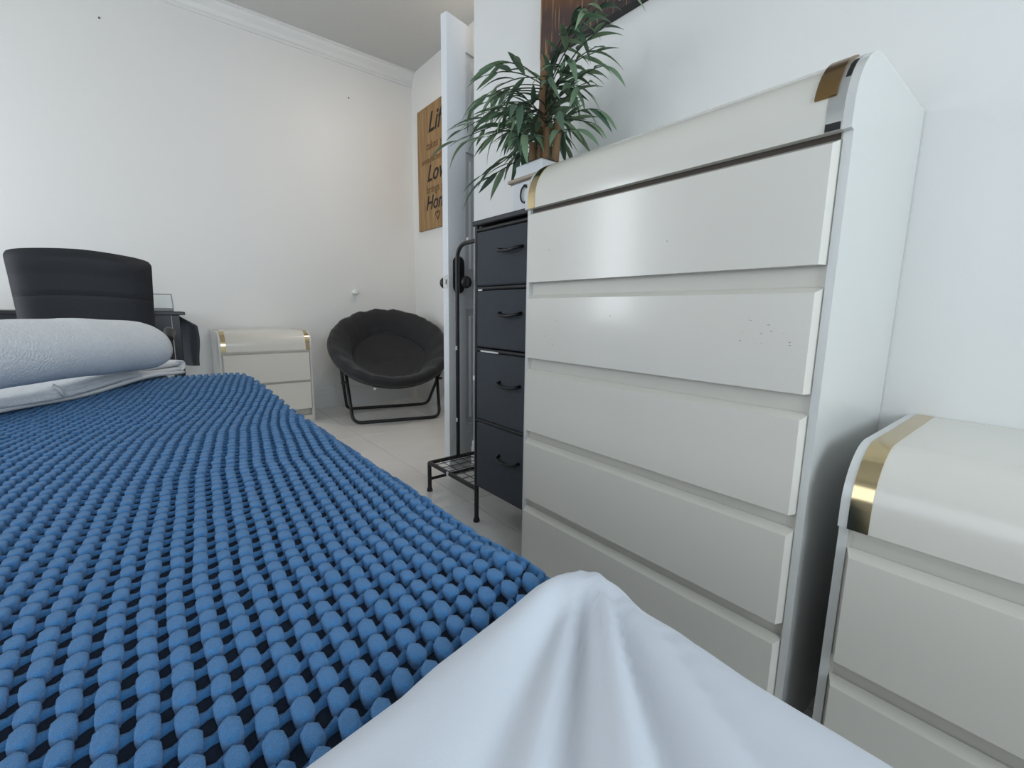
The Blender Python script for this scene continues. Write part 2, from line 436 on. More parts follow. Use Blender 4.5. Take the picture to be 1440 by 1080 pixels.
def suite_unit(name, label, cat, loc, rz, W, Dp, H, zb, drawers, r=0.095, group=None, left_strip=True, right_strip=True):
    t = thing(name, label, cat, loc, rz, group)
    cf = 0.020                      # carcass front plane, the drawers stand out to y=0
    b = MB()
    b.box(.012, .016, cf - .001, Dp, .0, zb).box(W - .016, W - .012, cf - .001, Dp, 0, zb).box(.014, W - .014, Dp - .01, Dp, .03, zb)
    b.box(.014, W - .014, .006, Dp - .01, .0, .05)
    for (a, c) in drawers: b.box(.014, W - .014, cf + .002, cf + .02, c - .012, c + .045)
    b.box(.014, W - .014, cf + .04, cf + .05, .05, zb)
    b.build('carcass', M['cream_edge'], t)
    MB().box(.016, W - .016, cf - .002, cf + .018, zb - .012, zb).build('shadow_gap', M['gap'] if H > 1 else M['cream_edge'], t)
    P = hood_profile(Dp, zb, H, r, .004)
    hood = MB().prism(P, .012, W - .012)
    SP = [(cf - .006, 0), (cf - .006, zb - .001)] + P[:-1] + [(Dp, 0)]
    for (a, c) in ((0, .012), (W - .012, W)): MB().prism(SP, a, c).build('side_panel', M['side'], t, 0.6)
    h = hood.build('hood_top', M['cream'], t, 0.6)
    n = len(P)
    if left_strip:
        s = MB(); strip(s, P, .012, .038, .0012, 0, n - 1); s.build('brass_strip', M['brass'], h, 0.6)
    if right_strip == 'loose':
        s = MB(); strip(s, P, W - .034, W - .012, .0006, 0, n - 1); s.build('strip_seat', M['steel_strip'], h, 0.6)
        s = MB(); strip(s, P, W - .052, W - .024, .004, 3, n - 4); o = s.build('brass_strip', M['bronze'], h, 0.6)
        o['label'] = 'loose dulled brass strip that has slipped aside'
        s = MB(); s.box(W - .033, W - .014, .0015, .005, zb + .001, zb + .011)
        s.build('glue_residue', M['glue'], h)
        s = MB(); strip(s, P, W - .019, W - .0125, .0012, 5, 9); s.build('glue_residue', M['glue'], h)
    elif right_strip:
        s = MB(); strip(s, P, W - .038, W - .012, .0012, 0, n - 1); s.build('brass_strip', M['brass'], h, 0.6)
    for (a, c) in drawers:
        d = MB(); ins = .012
        # drawer front: flat face with chamfered top and sides
        x0, x1 = ins, W - ins
        vs = [(x0, cf, a), (x1, cf, a), (x1, cf, c), (x0, cf, c), (x0 + .008, 0, a), (x1 - .008, 0, a), (x1 - .008, 0, c - .009), (x0 + .008, 0, c - .009)]
        d.add(vs, [(4, 5, 6, 7), (0, 1, 5, 4), (1, 2, 6, 5), (2, 3, 7, 6), (3, 0, 4, 7), (3, 2, 1, 0)])
        d.box(.03, W - .03, cf, cf + .035, a + .01, c - .03)
        d.build('drawer', M['cream'], t)
    return t
RZ = -math.pi / 2
dr = [(.857, 1.037), (.657, .824), (.454, .624), (.254, .426), (.055, .224)]
dresser = suite_unit('tall_dresser', 'tall cream five-drawer dresser with rounded top and a slipped brass end strip', 'dresser',
                     (0.795, 0.945, 0), RZ, 0.712, 0.403, 1.172, 1.045, dr, r=.105, right_strip='loose')
# scuffs on the second drawer of the dresser
sc = MB()
for k in range(13):
    a, b = 0.615 + R.uniform(-.035, .05), 0.775 + R.uniform(-.045, .02)
    w, hh = R.uniform(.002, .005), R.uniform(.0004, .0012)
    if a + w < .69: sc.add([(a, -.0003, b), (a + w, -.0003, b + R.uniform(-.002, .003)), (a + w, -.0003, b + hh), (a, -.0003, b + hh)], [(0, 1, 2, 3)])
for (a, b) in ((.10, .935), (.43, .92), (.13, .76), (.09, .72), (.12, .70), (.30, .775)):
    sc.add([(a, -.0003, b), (a + .004, -.0003, b - .004), (a + .0045, -.0003, b - .003), (a + .001, -.0003, b + .001)], [(0, 1, 2, 3)])
sco = sc.build('scuff_marks', M['scuff'], [c for c in dresser.children if c.name.startswith('drawer')][1])
sco['kind'] = 'stuff'
suite_unit('nightstand', 'cream nightstand with brass strip standing beside the tall dresser', 'nightstand',
           (0.795, 0.186, 0), RZ, 0.535, 0.403, 0.585, 0.462, [(.242, .428), (.035, .208)], r=.09)
suite_unit('nightstand', 'cream nightstand with brass strips against the far wall by the desk', 'nightstand',
           (0.317, 3.235, 0), 0.0, 0.535, 0.425, 0.632, 0.505, [(.300, .490), (.100, .290)], r=.09)

# ------------------------------------------------------------------ bed
BX1, BX0 = 0.310, -1.10
BY0, BY1 = -0.45, 2.13
ZB = 0.500
bed = thing('bed', 'wide bed with white mattress under the blue blanket', 'bed', ((BX0 + BX1) / 2, (BY0 + BY1) / 2, 0))
def rel(o, p): o.parent = p; o.matrix_parent_inverse = Matrix.Translation(-Vector(p.location)); return o
rel(MB().bbox(BX0 + .02, BX1 - .022, BY0 + .02, BY1 - .022, .26, ZB - .020, .04, 3).build('mattress', M['mattress'], None, 1.0), bed)
rel(MB().bbox(BX0 + .03, BX1 - .04, BY0 + .03, BY1 - .04, .10, .26, .01, 1).build('bed_base', M['bed_wood']), bed)
for (a, b) in ((BX0 + .1, BY0 + .1), (BX1 - .12, BY0 + .1), (BX0 + .1, BY1 - .12), (BX1 - .12, BY1 - .12)):
    rel(MB().box(a - .03, a + .03, b - .03, b + .03, 0, .10).build('leg', M['bed_wood']), bed)

def sheet_front(x):      # y of the fold line where the white ends on the blanket
    return interp(x, [-1.1, -.4, .0, .04, .107, .136, .185, .249, .285, .31, .36], [.28, .28, .245, .247, .258, .268, .278, .290, .286, .278, .26])
# --- popcorn blanket: arc-length coordinates (a, b) mapped over the bed edges
RAD = 0.045
def drape1(a, edge):
    # returns (coordinate, drop, tilt)
    s = edge - RAD
    if a <= s: return a, 0.0, 0.0
    L = RAD * math.pi / 2
    if a <= s + L:
        t = (a - s) / RAD
        return s + RAD * math.sin(t), RAD * (1 - math.cos(t)), t
    return edge, RAD + (a - s - L), math.pi / 2
def undul(x, y):
    z = 0.006 * math.sin(3.1 * x + 2.0 * y) * math.sin(2.3 * y + .6)
    z += 0.016 * math.exp(-((y - 1.85) / .28) ** 2) * math.exp(-((x - .12) / .22) ** 2)
    z -= 0.010 * math.exp(-((y - 1.38) / .16) ** 2) * math.exp(-((x - .15) / .2) ** 2)
    z += 0.012 * math.exp(-((x - .27) / .05) ** 2 - ((y - .33) / .06) ** 2)
    z += 0.006 * math.exp(-((x - .02) / .03) ** 2 - ((y - 1.6) / .3) ** 2)
    return z
def blanket_pt(a, b):
    x, dx, tx = drape1(a, BX1)
    y, dy, ty = drape1(b, BY1)
    z = ZB + undul(x, y) * max(0.0, 1 - (dx + dy) / .06) - max(dx, dy) - 0.25 * min(dx, dy)
    return Vector((x, y, z))
def blanket_frame(a, b):
    e = .004
    p = blanket_pt(a, b)
    du = (blanket_pt(a + e, b) - blanket_pt(a - e, b)); dv = (blanket_pt(a, b + e) - blanket_pt(a, b - e))
    n = du.cross(dv)
    if n.length < 1e-9: n = Vector((0, 0, 1))
    return p, du, dv, n.normalized()
blanket = thing('popcorn_blanket', 'blue tufted popcorn blanket spread over the bed', 'blanket', (0, 0, 0))
A0, A1, B0, B1 = BX0 + .03, BX1 + .24, 0.235, BY1 + .22
MB().grid(lambda u, v: blanket_pt(A0 + (A1 - A0) * u, B0 + (B1 - B0) * v), 110, 150).build('ground_weave', M['weave'], blanket, 3.2)
# sideways drift of the tuft columns towards the foot of the bed
drift = lambda y: interp(y, [.3, .5, .645, .86, 1.15, 1.31, 1.43, 1.61, 1.94, 2.4], [-.026, -.026, -.016, 0, .040, .074, .108, .160, .222, .27])
PX, PY = 0.0207, 0.0226
def tuft_geo():
    # rounded six-sided cap, long way along y, with a low shoulder reaching the next column
    vs = []; fs = []; n = 12
    rings = [(.0060, .0090, -.001), (.0069, .0107, .0055), (.0069, .0106, .0092), (.0063, .0099, .0108), (.0040, .0066, .0113)]
    for (rx, ry, z) in rings:
        for k in range(n):
            a = 2 * math.pi * k / n
            q = 1 - .05 * math.cos(6 * a)
            vs.append((rx * math.cos(a) * q, ry * math.sin(a) * q, z))
    for i in range(len(rings) - 1):
        for k in range(n): fs.append((i * n + k, i * n + (k + 1) % n, (i + 1) * n + (k + 1) % n, (i + 1) * n + k))
    fs.append(tuple((len(rings) - 1) * n + k for k in range(n)))
    o = len(vs)   # shoulder
    for (px, py, w, h) in ((.003, .0005, .0054, .0060), (.0105, .003, .0036, .0036), (.0185, .0055, .0054, .0058)):
        for (s, z) in ((-1, -.001), (-.8, h * .7), (0, h), (.8, h * .7), (1, -.001)): vs.append((px, py + s * w, z))
    for i in range(2):
        for k in range(4): fs.append((o + i * 5 + k, o + (i + 1) * 5 + k, o + (i + 1) * 5 + k + 1, o + i * 5 + k + 1))
    return vs, fs
tv, tf = tuft_geo()
tuft_me = MB().add(tv, tf).mesh('tuft', M['tuft'], 3.2)
spots = []
ncol = int((A1 - A0 + .35) / PX); nrow = int((B1 - B0) / PY)
for i in range(ncol):
    for j in range(nrow + 1):
        b = B0 + .01 + j * PY + (i * .0062) % PY + R.uniform(-.0010, .0010)
        a = A1 - .01 - i * PX + drift(b) + R.uniform(-.0009, .0009)
        if b < sheet_front(min(a, .33)) - .010: continue
        if a > A1 - .004 or a < A0 + .004 or b > B1 - .004: continue
        spots.append((a, b))
def tuft_matrix(a, b):
    p, du, dv, n = blanket_frame(a, b)
    slope = (drift(b + .02) - drift(b - .02)) / .04
    ydir = (dv.normalized() + du.normalized() * slope * 0.8).normalized()
    xdir = ydir.cross(n).normalized(); ydir = n.cross(xdir)
    k = R.uniform(.94, 1.05)
    rot = Matrix((xdir, ydir, n)).transposed()
    rot = rot @ Matrix.Rotation(R.uniform(-.10, .10), 3, 'Z')
    m = rot.to_4x4() @ Matrix.Diagonal((k, k, k * R.uniform(.9, 1.08), 1)); m.translation = p
    return m
campos = Vector((0, 0, CAM_H))
def visible_rank(s):
    p = blanket_pt(*s); d = p - campos
    q = Vector((d.dot(_r2), d.dot(_u2), d.dot(_f)))
    inside = q.z > 0 and abs(q.x / q.z) < 1.12 and abs(q.y / q.z) < .86 and s[1] > .27
    return (0 if inside else 1, d.length)
spots.sort(key=visible_rank)
big = MB()
for k, s in enumerate(spots):
    m = tuft_matrix(*s)
    if k < 300:
        o = bpy.data.objects.new('tuft', tuft_me); col.objects.link(o); o.parent = blanket; o.matrix_local = m
    else:
        big.add([m @ Vector(v) for v in tv], tf)
me = bpy.data.meshes.new('tuft_field'); me.from_pydata(big.v, [], big.f); me.materials.append(M['tuft'])
me.polygons.foreach_set('use_smooth', [True] * len(me.polygons)); me.update()
o = bpy.data.objects.new('tuft_field', me); col.objects.link(o); o.parent = blanket; o['kind'] = 'stuff'

# --- white duvet folded over the head half of the bed
def sstep(t): t = max(0, min(1, t)); return t * t * (3 - 2 * t)
def sheet_pt(u, v, under=False):
    # u 0..1 from the left side to the right hem, v 0..1 from the head to the fold
    a = -1.10 + u * (1.10 + BX1 + .02 + .26)
    x, dx, tx = drape1(a, BX1 + .022)
    yf = sheet_front(min(x, .33))
    if dx > .03: yf -= min(.05, (dx - .03) * .25)
    y = BY0 + (yf - BY0) * v
    z = ZB + .030
    # folds radiating from the front right corner
    cx, cy = .372, .312
    rr = math.hypot(x - cx, y - cy) + 1e-6
    th = math.atan2(cy - y, cx - x)          # 0: to the left, pi/2: towards the head
    w = sstep((rr - .05) / .13) * (1 - .35 * sstep((rr - .4) / .5))
    fold = .0
    for (t0, wd, amp) in ((.22, .07, -.003), (.40, .08, .006), (.53, .05, -.005), (.60, .035, .003), (.67, .045, -.011), (.79, .05, .010), (.88, .04, -.008), (1.0, .06, .006), (1.08, .03, -.004), (1.2, .06, .004)):
        fold += amp * math.exp(-((th - t0) / wd) ** 2)
    z += fold * w
    z += .010 * math.exp(-(math.hypot(x - .322, y - .255) / .07) ** 2)
    z += .004 * math.sin(9 * x + 6 * y) * math.sin(7 * y - 2 * x + 1)
    e = (yf - y)
    z -= .018 * (1 - sstep(e / .028)) ** 2    # rolls down at the fold
    z += .006 * math.exp(-((e - .03) / .02) ** 2)
    z -= dx
    xo = 0.0
    if dx > .01:
        xo = .012 * math.sin(26 * y + 1.0) * sstep(dx / .12) + .02 * sstep(dx / .2)
    return Vector((x + xo, y, z))
sheet = MB().grid(lambda u, v: sheet_pt(u, 1 - (1 - v) ** 1.35), 150, 110).build('white_duvet', M['sheet'], None, 3.2)
tag(sheet, 'white cotton duvet with soft folds lying over the end of the blue blanket', 'duvet')
sol = sheet.modifiers.new('thick', 'SOLIDIFY'); sol.thickness = .004; sol.offset = -1

# ------------------------------------------------------------------ towels on the bed
def towel_roll():
    p0, p1 = Vector((-.372, 1.425, 0)), Vector((-.002, 1.948, 0))
    d = (p1 - p0).normalized(); L = (p1 - p0).length; s = Vector((d.y, -d.x, 0))
    zc = ZB + .022 + .042 + .089
    mb = MB()
    turns = 3.2; n = 110; m = 26
    def pt(u, v):
        a = u * turns * 2 * math.pi
        r = .022 + (.095 - .022) * u ** .8
        e = abs(v - .5) * 2
        rr = r * (1 - .22 * max(0, (e - .80) / .2) ** 2.2 * (u ** 2)) * (1 + .018 * math.sin(9 * v + 2.0) + .012 * math.sin(23 * v + a * .4))
        ph = a - turns * 2 * math.pi + 4.1
        al = v * L + .012 * math.sin(a) * (1 if v > .5 else -1)
        c = s * math.cos(ph) * rr * 1.05 + Vector((0, 0, math.sin(ph) * rr * .97))
        sag = .008 * math.sin(math.pi * v * 1.3)
        return p0 + d * al + c + Vector((0, 0, zc + sag))
    mb.grid(pt, n, m)
    o = mb.build('rolled_towel', M['towel'], None, 3.2)
    so = o.modifiers.new('thick', 'SOLIDIFY'); so.thickness = .010; so.offset = -1
    tag(o, 'thick white towel rolled up on top of the folded towel', 'towel')
towel_roll()
def folded_towel():
    t = thing('folded_towel', 'flat folded white towel lying under the rolled towel on the blanket', 'towel', (0, 0, 0))
    p0, p1 = Vector((-.36, 1.52, 0)), Vector((.100, 2.135, 0))
    d = (p1 - p0).normalized(); L = (p1 - p0).length; s = Vector((-d.y, d.x, 0))
    zb = ZB + .030
    for layer, (h, off, end) in enumerate(((0.0, .004, 0.0), (.013, .0, -.012), (.026, .010, .0))):
        def pt(u, v):
            a = u * L + end * (1 if u > .5 else 0)
            # rounded front fold edge
            k = v * .30
            c = k
            z = 0
            x, y = blk = (p0.x + d.x * a, p0.y + d.y * a)
            z = zb + h + undul(x, y) + .004 * math.sin(11 * u + layer) + .010 * sstep((u - .55) / .3) * (1 if layer == 2 else .2)
            z -= .010 * (1 - sstep(v / .06)) * (1 if layer == 2 else .3)
            q = p0 + d * a + s * (c + off + .008 * math.sin(7 * u + layer))
            return Vector((q.x, q.y, z))
        o = MB().grid(pt, 40, 22).build('towel_layer', M['towel'] if layer else M['hem'], t, 3.2)
        so = o.modifiers.new('thick', 'SOLIDIFY'); so.thickness = .011; so.offset = -1
    # turned-over corner loop and woven hem band
    e = p1 - d * .02
    loop = []
    for k in range(9):
        a = math.pi * k / 8 - math.pi / 2
        loop.append((d * (.022 * math.cos(a)), .020 * math.sin(a)))
    mb = MB(); n = len(loop); vs = []
    for w in (0, .10):
        for (o2, zz) in loop:
            q = e + o2 + s * (.005 + w); vs.append((q.x, q.y, zb + .022 + zz + .006))
    mb.add(vs, [(i, i + 1, n + i + 1, n + i) for i in range(n - 1)])
    o = mb.build('turned_hem', M['hem'], t, 3.2)
    so = o.modifiers.new('thick', 'SOLIDIFY'); so.thickness = .006
    hb = MB()
    q0 = p0 + d * (.235)
    pts = [q0 + s * .0 + Vector((0, 0, zb + .036)), q0 - s * .006 + d * .01 + Vector((0, 0, zb + .026)), q0 - s * .008 + d * .02 + Vector((0, 0, zb + .004))]
    hb.tube(pts, .005, 8); hb.build('hem_edge', M['hem'], t, 3.2)
folded_towel()

# ------------------------------------------------------------------ desk
desk = thing('desk', 'black writing desk against the far wall behind the office chair', 'desk', (-.40, 3.40, 0))
DKX0, DKX1, DKY0, DKY1, DKZ = -.95, .165, 3.16, 3.64, .752
def dk(mb, name, m=M['desk'], sm=None):
    return rel(mb.build(name, m, None, sm), desk)
dk(MB().bbox(DKX0, DKX1, DKY0, DKY1, DKZ - .018, DKZ, .003, 1), 'desk_top')
dk(MB().box(DKX0 + .07, DKX1 - .066, DKY0 + .027, DKY0 + .043, DKZ - .075, DKZ - .0185).box(DKX0 + .07, DKX1 - .066, DKY1 - .043, DKY1 - .027, DKZ - .075, DKZ - .0185)
   .box(DKX0 + .037, DKX0 + .053, DKY0 + .061, DKY1 - .061, DKZ - .075, DKZ - .0185).box(DKX1 - .053, DKX1 - .037, DKY0 + .061, DKY1 - .061, DKZ - .075, DKZ - .0185), 'apron')
for (a, b) in ((DKX0 + .05, DKY0 + .04), (DKX1 - .045, DKY0 + .04), (DKX0 + .05, DKY1 - .04), (DKX1 - .045, DKY1 - .04)):
    dk(MB().bbox(a - .02, a + .02, b - .02, b + .02, 0, DKZ - .018, .003, 1), 'leg')
for sx, a in ((1, DKX0 + .07), (-1, DKX1 - .065)):
    y_ = DKY0 + .03
    dk(MB().add([(a, y_, DKZ - .075), (a + sx * .13, y_, DKZ - .075), (a, y_, DKZ - .16), (a, y_ + .012, DKZ - .075), (a + sx * .13, y_ + .012, DKZ - .075), (a, y_ + .012, DKZ - .16)],
                [(0, 1, 2), (3, 5, 4), (0, 3, 4, 1), (1, 4, 5, 2), (2, 5, 3, 0)]), 'corner_bracket')
# bag hanging on the desk end
bag = MB()
def bagpt(u, v):
    x = .150 + .070 * u + .006 * math.sin(5 * v) * u; y = 3.315 - .10 * u
    z = (.722 - .050 * u) * (1 - v) + .438 * v
    bul = .012 * math.sin(math.pi * v) * math.sin(math.pi * u)
    return (x - bul * .5, y - bul, z)
bag.grid(bagpt, 14, 14)
bo = tag(bag.build('hanging_bag', M['bag'], None, 3.2), 'charcoal cloth bag hanging from the end of the black desk', 'bag')
so = bo.modifiers.new('thick', 'SOLIDIFY'); so.thickness = .016; so.offset = -1
# glass candle box
cb = thing('candle_box', 'small clear glass box with grey base standing on the black desk', 'candle holder', (.073, 3.30, DKZ))
MB().bbox(-.046, .046, -.046, .046, 0.0, .020, .004, 1).build('base', M['candle_base'], cb)
fr = MB()
zt = .098; e1, e2 = .046, .042
cs = [(-1, -1), (1, -1), (1, 1), (-1, 1)]
for i in range(4):
    a, b = cs[i], cs[(i + 1) % 4]
    fr.tube([(a[0] * e2, a[1] * e2, zt), (b[0] * e2, b[1] * e2, zt)], .0016, 6)
    fr.tube([(a[0] * e1, a[1] * e1, .018), (a[0] * e2, a[1] * e2, zt)], .0016, 6)
fr.build('wire_frame', M['candle_base'], cb)
for i in range(4):
    a, b = cs[i], cs[(i + 1) % 4]
    q = lambda c, e, z, o=0: (c[0] * (e - o), c[1] * (e - o), z)
    MB().add([q(a, e1, .02), q(b, e1, .02), q(b, e2, zt), q(a, e2, zt), q(a, e1, .02, .0012), q(b, e1, .02, .0012), q(b, e2, zt, .0012), q(a, e2, zt, .0012)],
             [(0, 1, 2, 3), (7, 6, 5, 4), (0, 4, 5, 1), (1, 5, 6, 2), (2, 6, 7, 3), (3, 7, 4, 0)]).build('pane', M['glass'], cb)

# ------------------------------------------------------------------ office chair
oc = thing('office_chair', 'black leatherette office chair turned to the desk behind the bed', 'chair', (-.195, 2.74, 0), 0.04)
def backpt(u, v, side):
    s = u * 2 - 1                                  # -1..1 across
    wtop, wbot = .222, .205
    w = wbot + (wtop - wbot) * v
    zz = .50 + v * .505 - .016 * s * s * v - .010 * max(0, s) * v - .005 * abs(s) ** 14 * v ** 6
    y = -.115 - .05 * v + .022 * s * s
    th = .030 * (1 - abs(s) ** 6) * (1 - max(0, (v - .9) / .1) ** 2 * .9) * (1 - max(0, (.08 - v) / .08) ** 2 * .9) + .004
    if v > .80: th += .004 * math.sin(math.pi * min(1, (v - .80) / .2))
    if abs(v - .64) < .012: th -= .003
    w *= 1 - .05 * max(0, (v - .95) / .05) ** 2
    return Vector((s * w, y + (-th if side < 0 else th * .9), zz))
bk = MB().grid(lambda u, v: backpt(u, v, -1), 30, 60).grid(lambda u, v: backpt(u, v, 1), 30, 60)
for side in (0, 1):
    bk.grid(lambda u, v: backpt(side, v, -1).lerp(backpt(side, v, 1), u), 3, 60)
    bk.grid(lambda u, v: backpt(v, side, -1).lerp(backpt(v, side, 1), u), 3, 30)
bk.build('backrest', M['leather'], oc, 1.0)
st_ = MB(); st_.tube([backpt(u / 20, .64, -1) + Vector((0, -.001, 0)) for u in range(21)], .0018, 6); st_.build('backrest_seam', M['leather'], oc, 3.2)
MB().bbox(-.235, .235, -.13, .34, .41, .49, .03, 3).build('seat', M['leather'], oc, 1.0)
MB().box(-.035, .035, -.165, -.145, .36, .62).box(-.035, .035, -.165, .10, .37, .40).build('back_bracket', M['handle_black'], oc)
MB().tube([(0, .10, .06), (0, .10, .41)], .026, 14).build('gas_column', M['handle_black'], oc, 1.0)
for k in range(5):
    a = k * 2 * math.pi / 5 + .3
    lg = MB().tube([(0, .10, .085), (.28 * math.cos(a), .10 + .28 * math.sin(a), .065)], [.026, .017], 8).build('base_leg', M['handle_black'], oc, 1.0)
    MB().tube([(.28 * math.cos(a) - .02 * math.sin(a), .10 + .28 * math.sin(a) + .02 * math.cos(a), .027), (.28 * math.cos(a) + .02 * math.sin(a), .10 + .28 * math.sin(a) - .02 * math.cos(a), .027)], .026, 12).build('castor', M['handle_black'], oc, 1.0)
for sx in (-1, 1):
    MB().tube([(sx * .22, .20, .43), (sx * .275, .20, .47), (sx * .28, .19, .62), (sx * .275, .12, .655), (sx * .265, -.05, .655), (sx * .26, -.10, .63)], [.013, .013, .015, .024, .026, .016], 10).build('armrest', M['handle_black'], oc, 1.0)

# ------------------------------------------------------------------ saucer chair
sc_ = thing('saucer_chair', 'round black padded saucer chair on folding tube legs in the corner', 'chair', (1.375, 3.115, 0), -0.28)
TL = 34 * D2R
RC = Vector((0, .02, .530))
def dish(r, ang, lift):
    # local dish coordinates: plane tilted so that the back (+y) is high
    x, y = r * math.cos(ang), r * math.sin(ang)
    return RC + Vector((x, y * math.cos(TL) - lift * math.sin(TL), y * math.sin(TL) + lift * math.cos(TL)))
def cushion(u, v):
    ang = 2 * math.pi * u
    pl = .007 * abs(math.sin(ang * 8 + .5)) ** .7 + .0025 * math.sin(ang * 19) + .0015 * math.sin(ang * 41)
    prof = [(0.0, -.155), (.12, -.150), (.22, -.128), (.262, -.108), (.272, -.098), (.285, -.080), (.33, -.030), (.375, .010), (.405, .022), (.428, .012), (.438, -.014), (.430, -.040), (.40, -.062)]
    k = v * (len(prof) - 1); i = min(int(k), len(prof) - 2); t = k - i
    r = prof[i][0] + (prof[i + 1][0] - prof[i][0]) * t; l = prof[i][1] + (prof[i + 1][1] - prof[i][1]) * t
    if r > .29: l += pl * 1.2 * (1 if l > -.05 else .4); r += pl * .35
    else: l += .006 * math.sin(3 * ang + 9 * r) * (r / .2)
    return dish(r, ang, l)
MB().grid(cushion, 112, 36).build('cushion', M['saucer'], sc_, 3.2)
MB().grid(lambda u, v: dish(.405 * (1 - v) ** .8 + .0, 2 * math.pi * u, -.062 - .125 * math.sin(math.pi / 2 * v) + .004 * math.sin(24 * math.pi * u) * (1 - v)), 72, 14).build('shell', M['saucer_under'], sc_, 3.2)
MB().tube([dish(.412, 2 * math.pi * k / 48, -.050) for k in range(48)], .011, 8, closed=True).build('rim_tube', M['black_metal'], sc_, 3.2)
MB().tube([dish(.268, 2 * math.pi * k / 60, -.101 + .003 * math.sin(k)) for k in range(60)], .0035, 6, closed=True).build('seam', M['saucer_under'], sc_, 3.2)
def uframe(name, v0, w0, v1, w1, z1):
    r = .0115; z0 = r; c = .06
    up = Vector((w1 - w0, v1 - v0, z1 - z0)).normalized()
    pts = [(-w1, v1, z1)]
    A = Vector((-w0, v0, z0)); ul = Vector((-up.x, up.y, up.z))
    pts += [tuple(p) for p in bez(A + ul * c, A, A + Vector((c, 0, 0)), 6)]
    B = Vector((w0, v0, z0))
    pts += [tuple(p) for p in bez(B + Vector((-c, 0, 0)), B, B + up * c, 6)]
    pts.append((w1, v1, z1))
    MB().tube(pts, r, 10).build(name, M['black_metal'], sc_, 3.2)
uframe('front_leg_frame', -.215, .300, .04, .335, .455)
uframe('rear_leg_frame', .275, .315, -.16, .365, .44)
for sx in (-1, 1):
    MB().tube([(sx * .31, -.05, .27), (sx * .36, -.05, .27)], .009, 8).build('pivot_bolt', M['black_metal'], sc_)
p = dish(.415, -1.95, -.075); q = dish(.425, -1.95, -.075)
MB().bbox(p.x - .008, p.x + .008, p.y - .012, p.y + .004, p.z - .007, p.z + .007, .002, 1).build('care_tag', M['white_plastic'], sc_)

# ------------------------------------------------------------------ black drawer tower with side rail
TX0, TX1, TY0, TY1, TZ = .885, 1.180, .965, 1.315, 1.078
tw = thing('drawer_tower', 'narrow charcoal fabric drawer tower with black metal side rack beside the dresser', 'drawer tower', ((TX0 + TX1) / 2, (TY0 + TY1) / 2, 0))
def tp(mb, name, m, sm=None, parent=None):
    o = mb.build(name, m, None, sm)
    if parent is None: return rel(o, tw)
    o.parent = parent; return o
tp(MB().bbox(TX0 - .004, TX1, TY0, TY1 + .004, TZ - .016, TZ, .003, 1), 'top_board', M['tower_top'])
fr = MB(); r = .0085
for (a, b) in ((TX0 + r, TY1 - r), (TX0 + r, TY0 + r), (TX1 - r, TY1 - r), (TX1 - r, TY0 + r)):
    fr.tube([(a, b, .012), (a, b, TZ - .016)], r, 8)
for z in (.150, .395, .648, .856, TZ - .03):
    fr.tube([(TX0 + r, TY0 + r, z), (TX0 + r, TY1 - r, z)], .007, 8).tube([(TX0 + r, TY1 - r, z), (TX1 - r, TY1 - r, z)], .007, 8).tube([(TX0 + r, TY0 + r, z), (TX1 - r, TY0 + r, z)], .007, 8)
tp(fr, 'frame', M['black_metal'], 1.0)
tp(MB().box(TX0 + .004, TX1 - .02, TY1 - .012, TY1 - .008, .16, TZ - .02), 'side_panel', M['drawer_fabric'])
for (a, b) in ((TX0 + r, TY1 - r), (TX0 + r, TY0 + r), (TX1 - r, TY1 - r), (TX1 - r, TY0 + r)):
    tp(MB().lathe([(.0125, 0), (.0125, .006), (.010, .014), (.0085, .020)], 12, (a, b, 0)), 'foot', M['handle_black'])
for (a, b) in ((.864, 1.040), (.658, .848), (.402, .640), (.148, .388)):
    d = tp(MB().bbox(TX0 + .001, TX1 - .02, TY0 + .018, TY1 - .018, a, b, .004, 1), 'drawer', M['drawer_fabric'])
    zc = (a + b) / 2 + (b - a) * .12
    h = [(TX0 + .002, 1.16, zc), (TX0 - .016, 1.155, zc - .004)] + [(TX0 - .018 - .006 * math.sin(math.pi * k / 8), 1.155 - .095 * k / 8, zc - .004 - .006 * math.sin(math.pi * k / 8)) for k in range(1, 8)] + [(TX0 - .016, 1.06, zc - .004), (TX0 + .002, 1.055, zc)]
    hm = MB().tube(h, .0052, 8).build('handle', M['handle_black'], None, 3.2)
    hm.parent = d
    if a in (.658,):
        pass
# side rack: low wire shelf and an arched rail
RY = 1.668; RXm = 1.040; RZs = .128
rk = MB(); r = .009
rk.tube([(TX0 + r, TY1 - r, RZs), (TX0 + r, RY, RZs)], r, 8)
rk.tube([(TX0 + r, RY, RZs), (TX1 - r, RY, RZs)], r, 8)
rk.tube([(TX1 - r, TY1 - r, RZs), (TX1 - r, RY, RZs)], r, 8)
rk.tube([(TX0 + r, RY, .012), (TX0 + r, RY, RZs)], r, 8).tube([(TX1 - r, RY, .012), (TX1 - r, RY, RZs)], r, 8)
rk.tube([(TX0 + r, RY, .055), (TX1 - r, RY, .055)], .007, 8)
rk.tube([(TX0 + r, 1.50, RZs), (TX1 - r, 1.50, RZs)], .007, 8)
tp(rk, 'rack_frame', M['black_metal'], 1.0)
wm = MB()
for k in range(1, 6): wm.tube([(TX0 + r + (TX1 - TX0 - 2 * r) * k / 6, TY1, RZs + .003), (TX0 + r + (TX1 - TX0 - 2 * r) * k / 6, RY, RZs + .003)], .0017, 6)
for k in range(1, 7): wm.tube([(TX0 + r, TY1 + (RY - TY1) * k / 7, RZs + .005), (TX1 - r, TY1 + (RY - TY1) * k / 7, RZs + .005)], .0017, 6)
tp(wm, 'wire_shelf', M['black_metal'])
for a in (TX0 + r, TX1 - r): tp(MB().lathe([(.0125, 0), (.0125, .006), (.010, .014), (.0085, .020)], 12, (a, RY, 0)), 'foot', M['handle_black'])
